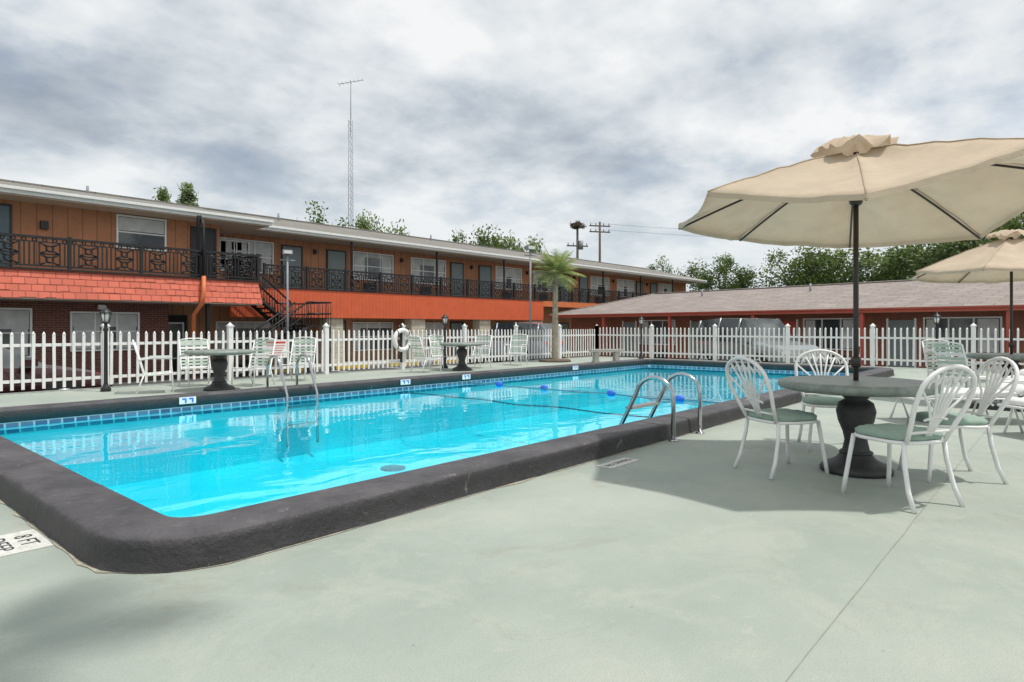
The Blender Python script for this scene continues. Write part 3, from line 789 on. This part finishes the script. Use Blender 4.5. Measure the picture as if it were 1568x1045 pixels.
# ---------------------------------------------------------------- furniture
def fan_chair():
    mb=MB();r=.0135
    def sq(a,R): 
        c,s=math.cos(a),math.sin(a);k=(abs(c)**3.2+abs(s)**3.2)**(-1/3.2);return R*k*c,R*k*s
    b=len(mb.v);n=28;pr=[(.205,.435),(.225,.45),(.228,.468),(.20,.490),(.10,.498),(.001,.50)]
    for R_,z in pr:
        for k in range(n):
            x,y=sq(2*math.pi*k/n,R_);mb.v.append((x,y,z+.004*math.sin(k*2.3)*(R_>.15)))
    for i in range(len(pr)-1):
        for k in range(n):
            k2=(k+1)%n;mb.face((b+i*n+k,b+i*n+k2,b+(i+1)*n+k2,b+(i+1)*n+k),1,True)
    mb.tube([(*sq(2*math.pi*k/28,.222),.43) for k in range(28)],r,6,0,closed=True)
    for s in (1,-1):
        mb.tube([(.20,s*.17,.43),(.215,s*.185,.3),(.235,s*.205,.12),(.25,s*.215,0)],r+.002,7,0)
        mb.tube([(-.19,s*.18,.43),(-.20,s*.19,.3),(-.24,s*.205,.12),(-.29,s*.215,0)],r+.002,7,0)
    def bk(y,z): return (-.20-.16*(z-.43)/.5-.03*math.sin((z-.43)*4),y,z)
    left=[bk(-.17,.43),bk(-.20,.55),bk(-.235,.68),bk(-.235,.78)]
    top=[bk(.235*math.sin(a),.78+.165*math.cos(a)) for a in [rad(x) for x in range(-75,76,15)]]
    right=[bk(.235,.78),bk(.235,.68),bk(.20,.55),bk(.17,.43)]
    mb.tube(left+top+right,r+.002,7,0)
    for deg in (-62,-40,-20,0,20,40,62):
        a=rad(deg);ex=.228*math.sin(a)*1.02 ;ez=.775+.16*math.cos(a)
        if abs(deg)==62: ex=math.copysign(.232,deg);ez=.80
        pts=[bk(ex*.10,.47),bk(ex*.14,.56),bk(ex*.45,.56+(ez-.56)*.5),bk(ex*.98,ez)]
        mb.tube(pts,.009,5,0)
    for i in range(-2,3):
        cy=i*.072;cz=.80+.03*math.cos(i*.7)
        mb.tube([bk(cy+.034*math.sin(rad(q)),cz+.055*math.cos(rad(q))) for q in range(-90,91,30)],.008,5,0)
    mb.tube([bk(-.10,.585),bk(0,.61),bk(.10,.585)],.009,5,0)
    mb.tube([bk(-.19,.50),bk(.19,.50)],.010,5,0)
    return mb.mesh('fan_back_chair',[white_ch,cushion])
fc=fan_chair()
for (x,y,a) in ((5.49,1.80,-31),(6.85,1.80,206),(5.13,.90,61),(6.15,.73,125)): inst('fan_back_chair',fc,(x,y,0),rad(a),(1.03,1.03,1.0))
def table():
    mb=MB()
    mb.lathe((0,0,0),[(.27,0),(.275,.03),(.25,.06),(.19,.085),(.15,.11),(.105,.17),(.085,.26),(.10,.33),(.135,.42),(.15,.50),(.13,.57),(.085,.60),(.12,.64),(.20,.665),(.24,.67)],28,1)
    mb.ring((0,0,.16),.118,.012,'z',20,5,1)
    mb.lathe((0,0,0),[(.24,.668),(.54,.672),(.585,.685),(.60,.70),(.60,.725),(.585,.745),(.55,.752),(.54,.750),(.04,.751)],48,0)
    return mb.mesh('pedestal_table',[table_top,table_base])
tm=table()
for p in ((5.87,1.33),(13.1,.7),(5.5,12.1),(12.3,12.5)): inst('pedestal_table',tm,(p[0],p[1],0))

def umbrella(loc,hs,R=1.45,rot=-30,name='patio_umbrella',seed=2):
    e=empty(name,loc)
    mb=MB();mb.tube([(0,0,.1),(0,0,2.64)],.021,10,0);mb.lathe((0,0,.86),[(.03,0),(.04,.02),(.04,.07),(.028,.09)],10,0)
    mb.tube([(.03,0,.93),(.09,0,.97),(.1,0,1.03)],.008,5,0)
    mb.lathe((0,0,2.2),[(.035,0),(.05,.02),(.05,.06),(.03,.08)],10,0)
    zc=2.66;rim=[]
    for k in range(8):
        a=rad(rot+45*k);rim.append(Vector((R*math.cos(a),R*math.sin(a),hs[k])))
    for k in range(8):
        q=rim[k];pts=[Vector((0,0,zc-.03)).lerp(q-Vector((0,0,.02)),f)+Vector((0,0,.03*math.sin(math.pi*f)-.018)) for f in [i/8 for i in range(9)]]
        mb.tube(pts,.010,5,0)
        m=pts[3];mb.tube([(0,0,2.23),m],.008,5,0)
    child(mb,'pole_and_ribs',[bronze],e)
    cv=MB();nr,na=12,10;grid=[]
    for k in range(8):
        A=rim[k];B=rim[(k+1)%8]
        for j in range(na):
            g_=j/na;row=[]
            for i in range(nr+1):
                f=.10+.90*i/nr
                p=A.lerp(B,g_)
                q=Vector((0,0,zc)).lerp(p,f)
                sg=math.sin(math.pi*g_)
                q.z+=.02*math.sin(math.pi*f)*(1-.8*sg) - .055*sg*math.sin(math.pi*min(f,.85))
                s=1-.035*sg*f**3
                q.x*=s;q.y*=s
                q.z+=.014*mnoise.noise(Vector((q.x*5+seed,q.y*5,0)))+.008*mnoise.noise(Vector((q.x*14+seed,q.y*14,0)))
                row.append(tuple(q))
            q=Vector(row[-1]);row.append((q.x*1.004,q.y*1.004,q.z-.04))
            grid.append(row)
    W=nr+2
    for row in grid: cv.v+=row
    T=len(grid)
    for i in range(T):
        j=(i+1)%T
        for k in range(W-1): cv.face((i*W+k,j*W+k,j*W+k+1,i*W+k+1)[::-1],0,k<W-2)
    for k in range(8):
        row=grid[k*na];cv.tube([(p[0],p[1],p[2]+.002) for p in row[:-1]],.006,4,0)
    nv=64;rings=[(.02,2.745),(.10,2.745),(.19,2.725),(.27,2.69),(.31,2.66)]
    b=len(cv.v)
    for ri,(r_,z) in enumerate(rings):
        for k in range(nv):
            a=2*math.pi*k/nv;w_=(ri/4)**1.2
            dz=.03*w_*math.sin(a*8+math.sin(a*3)*1.3)+.07*(w_+.15)*mnoise.noise(Vector((math.cos(a)*4,math.sin(a)*4,ri*.7)))
            rr=r_*(1+.08*w_*math.sin(a*11+1)+.06*math.sin(a*5))
            cv.v.append((rr*math.cos(a),rr*math.sin(a),z+dz))
    for ri in range(4):
        for k in range(nv):
            k2=(k+1)%nv;cv.face((b+ri*nv+k,b+(ri+1)*nv+k,b+(ri+1)*nv+k2,b+ri*nv+k2),0,True)
    cv.face([b+k for k in range(nv)],0)
    child(cv,'canopy',[canv],e);return e
umbrella((5.87,1.33,0),[2.03,2.05,2.13,2.14,2.22,2.03,2.36,2.33])
umbrella((13.1,.7,0),[2.05,2.04,2.06,2.1,2.06,2.05,2.07,2.05],1.45,-10,seed=5)

def armchair():
    mb=MB()
    for s in (1,-1):
        y=s*.28
        mb.tube([(.26,y,0),(.24,y,.36),(.22,y,.62),(-.1,y,.63),(-.30,y,.60)],.014,6,0)
        mb.tube([(.24,y,.36),(-.2,y,.33),(-.36,y*.95,.92)],.014,6,0)
        mb.tube([(-.2,y,.34),(-.32,y,0)],.014,6,0)
        mb.obox((.06,y,.645),.36,.045,.02,0,0)
    mb.tube([(-.36,-.266,.92),(-.375,-.12,.95),(-.375,.12,.95),(-.36,.266,.92)],.014,6,0)
    for i in range(8):
        f=(i+.5)/8;x=.24-.44*f;mb.box(x-.022,x+.022,-.28,.28,.355-.03*f,.365-.03*f,1 if i%3 else 0)
    for i in range(9):
        f=(i+.6)/9;x=-.2-.16*f;z=.33+.59*f
        mb.obox((x-.01,0,z),.006,.54,.045,0,1 if i%3 else 0,tilt=-.2)
    return mb.mesh('patio_armchair',[white_ch,strap_g])
am=armchair()
for (x,y,a) in ((4.55,12.5,-20),(6.35,12.5,200),(5.6,13.2,-95),(7.6,12.9,215),(11.2,12.7,-10),(13.3,12.9,190),(12.4,13.3,-90),(15.0,12.9,200),(12.3,1.2,-40),(13.9,1.6,-130),(14.0,-.1,150)):
    inst('patio_armchair',am,(x,y,0),rad(a))
def lounger():
    mb=MB()
    for s in (1,-1):
        y=s*.31
        mb.tube([(-.95,y,.32),(.35,y,.32),(.95,y,.60)],.016,6,0)
        for x in (-.75,.3): mb.tube([(x-.12,y,0),(x,y,.32),(x+.12,y,0)],.014,6,0)
        mb.tube([(-.05,y,.32),(-.02,y,.52),(.4,y,.54),(.5,y,.4)],.014,6,0)
    mb.tube([(-.95,-.31,.32),(-.95,.31,.32)],.016,6,0);mb.tube([(.95,-.31,.60),(.95,.31,.60)],.016,6,0)
    def pad(x0,z0,x1,z1,n):
        for i in range(n):
            f=(i+.5)/n;x=x0+(x1-x0)*f;z=z0+(z1-z0)*f;L=math.hypot(x1-x0,z1-z0)/n;t=math.atan2(z1-z0,x1-x0)
            b=len(mb.v);ct,sn=math.cos(t),math.sin(t)
            for yy in (-.29,-.27,.27,.29):
                k_=.7 if abs(yy)>.28 else 1
                for (dx,dz) in ((-.5,.0),(-.42,.05*k_),(0,.07*k_),(.42,.05*k_),(.5,0),(0,-.01)):
                    px=dx*L;mb.v.append((x+px*ct-dz*sn,yy,z+px*sn+dz*ct))
            for a_ in range(3):
                for k in range(6):
                    k2=(k+1)%6;mb.face((b+a_*6+k,b+a_*6+k2,b+(a_+1)*6+k2,b+(a_+1)*6+k),1,True)
            mb.face([b+k for k in range(6)][::-1],1);mb.face([b+18+k for k in range(6)],1)
    pad(-.93,.345,.33,.345,5);pad(.35,.35,.93,.62,3)
    return mb.mesh('sun_lounger',[white_ch,padw])
lo=lounger()
for (x,y,a) in ((9.9,.9,-49),(9.5,-.25,-40)): inst('sun_lounger',lo,(x,y,0),rad(a))
bn=MB();bn.box(-.55,.55,-.18,.18,.36,.44,0);bn.box(-.42,-.28,-.15,.15,0,.36,0);bn.box(.28,.42,-.15,.15,0,.36,0);bn.box(-.45,-.25,-.17,.17,0,.05,0);bn.box(.25,.45,-.17,.17,0,.05,0)
inst('concrete_bench',bn.mesh('bench',[concrete]),(18.1,11.6,0),rad(-40))

# ---------------------------------------------------------------- world, sun, camera
wd_=bpy.data.worlds.new('World');S.world=wd_;wd_.use_nodes=True;t=wd_.node_tree
bg=t.nodes['Background'];sky=N(t,'ShaderNodeTexSky');sky.sky_type='NISHITA';sky.sun_disc=False
sky.sun_elevation=rad(68);sky.sun_rotation=rad(150)
sky.dust_density=3.0
t.links.new(sky.outputs[0],bg.inputs[0]);bg.inputs[1].default_value=.15
tc=N(t,'ShaderNodeTexCoord');sp=N(t,'ShaderNodeSeparateXYZ');t.links.new(tc.outputs['Generated'],sp.inputs[0])
mxn=N(t,'ShaderNodeMath',operation='MAXIMUM');t.links.new(sp.outputs['Z'],mxn.inputs[0]);mxn.inputs[1].default_value=0
ad=N(t,'ShaderNodeMath',operation='ADD');t.links.new(mxn.outputs[0],ad.inputs[0]);ad.inputs[1].default_value=.26
dx=N(t,'ShaderNodeMath',operation='DIVIDE');t.links.new(sp.outputs['X'],dx.inputs[0]);t.links.new(ad.outputs[0],dx.inputs[1])
dy=N(t,'ShaderNodeMath',operation='DIVIDE');t.links.new(sp.outputs['Y'],dy.inputs[0]);t.links.new(ad.outputs[0],dy.inputs[1])
cb=N(t,'ShaderNodeCombineXYZ');t.links.new(dx.outputs[0],cb.inputs[0]);t.links.new(dy.outputs[0],cb.inputs[1]);cb.inputs[2].default_value=3.3
cov=noise(t,1.9,12,.57,cb.outputs[0],dist=.06)
shd=noise(t,1.3,10,.53,cb.outputs[0],dist=.06)
dotn=N(t,'ShaderNodeVectorMath',operation='DOT_PRODUCT');t.links.new(tc.outputs['Generated'],dotn.inputs[0]);dotn.inputs[1].default_value=(.40,.80,.44)
dk=ramp(t,dotn.outputs['Value'],[(.86,0.),(.99,.17)])
a1=N(t,'ShaderNodeMath',operation='SUBTRACT');t.links.new(shd,a1.inputs[0]);t.links.new(dk,a1.inputs[1])
a2=N(t,'ShaderNodeMath',operation='MULTIPLY_ADD');t.links.new(cov,a2.inputs[0]);a2.inputs[1].default_value=.8;t.links.new(a1.outputs[0],a2.inputs[2])
cc=ramp(t,a2.outputs[0],[(.58,(.33,.37,.42)),(.72,(.50,.55,.60)),(.83,(.70,.74,.77)),(.94,(.89,.90,.90))])
covm=ramp(t,cov,[(.38,.72),(.50,.97)])
bg2=N(t,'ShaderNodeBackground');t.links.new(cc,bg2.inputs[0]);bg2.inputs[1].default_value=1.05
ms=N(t,'ShaderNodeMixShader');t.links.new(covm,ms.inputs[0]);t.links.new(bg.outputs[0],ms.inputs[1]);t.links.new(bg2.outputs[0],ms.inputs[2])
hz=ramp(t,sp.outputs['Z'],[(.0,.75),(.24,0.)])
bg3=N(t,'ShaderNodeBackground');bg3.inputs[0].default_value=(.68,.76,.81,1);bg3.inputs[1].default_value=1
ms2=N(t,'ShaderNodeMixShader');t.links.new(hz,ms2.inputs[0]);t.links.new(ms.outputs[0],ms2.inputs[1]);t.links.new(bg3.outputs[0],ms2.inputs[2])
t.links.new(ms2.outputs[0],t.nodes['World Output'].inputs[0])
sl=bpy.data.lights.new('sun','SUN');sl.energy=3.15;sl.angle=rad(1.6);sl.color=(1,.96,.9)
so=bpy.data.objects.new('sun',sl);COL.objects.link(so);so.location=(4,-8,20)
so.rotation_euler=Vector((-.43,.75,-2.22)).to_track_quat('-Z','Y').to_euler()
cam=bpy.data.cameras.new('camera');co=bpy.data.objects.new('camera',cam);COL.objects.link(co)
cam.lens=22.52;cam.sensor_width=36;cam.shift_y=-.01435;cam.clip_start=.05;cam.clip_end=3000
co.location=(0,0,1.2);co.rotation_euler=(rad(90),0,rad(-49));S.camera=co
S.view_settings.view_transform='Standard';S.view_settings.look='None';S.view_settings.exposure=0
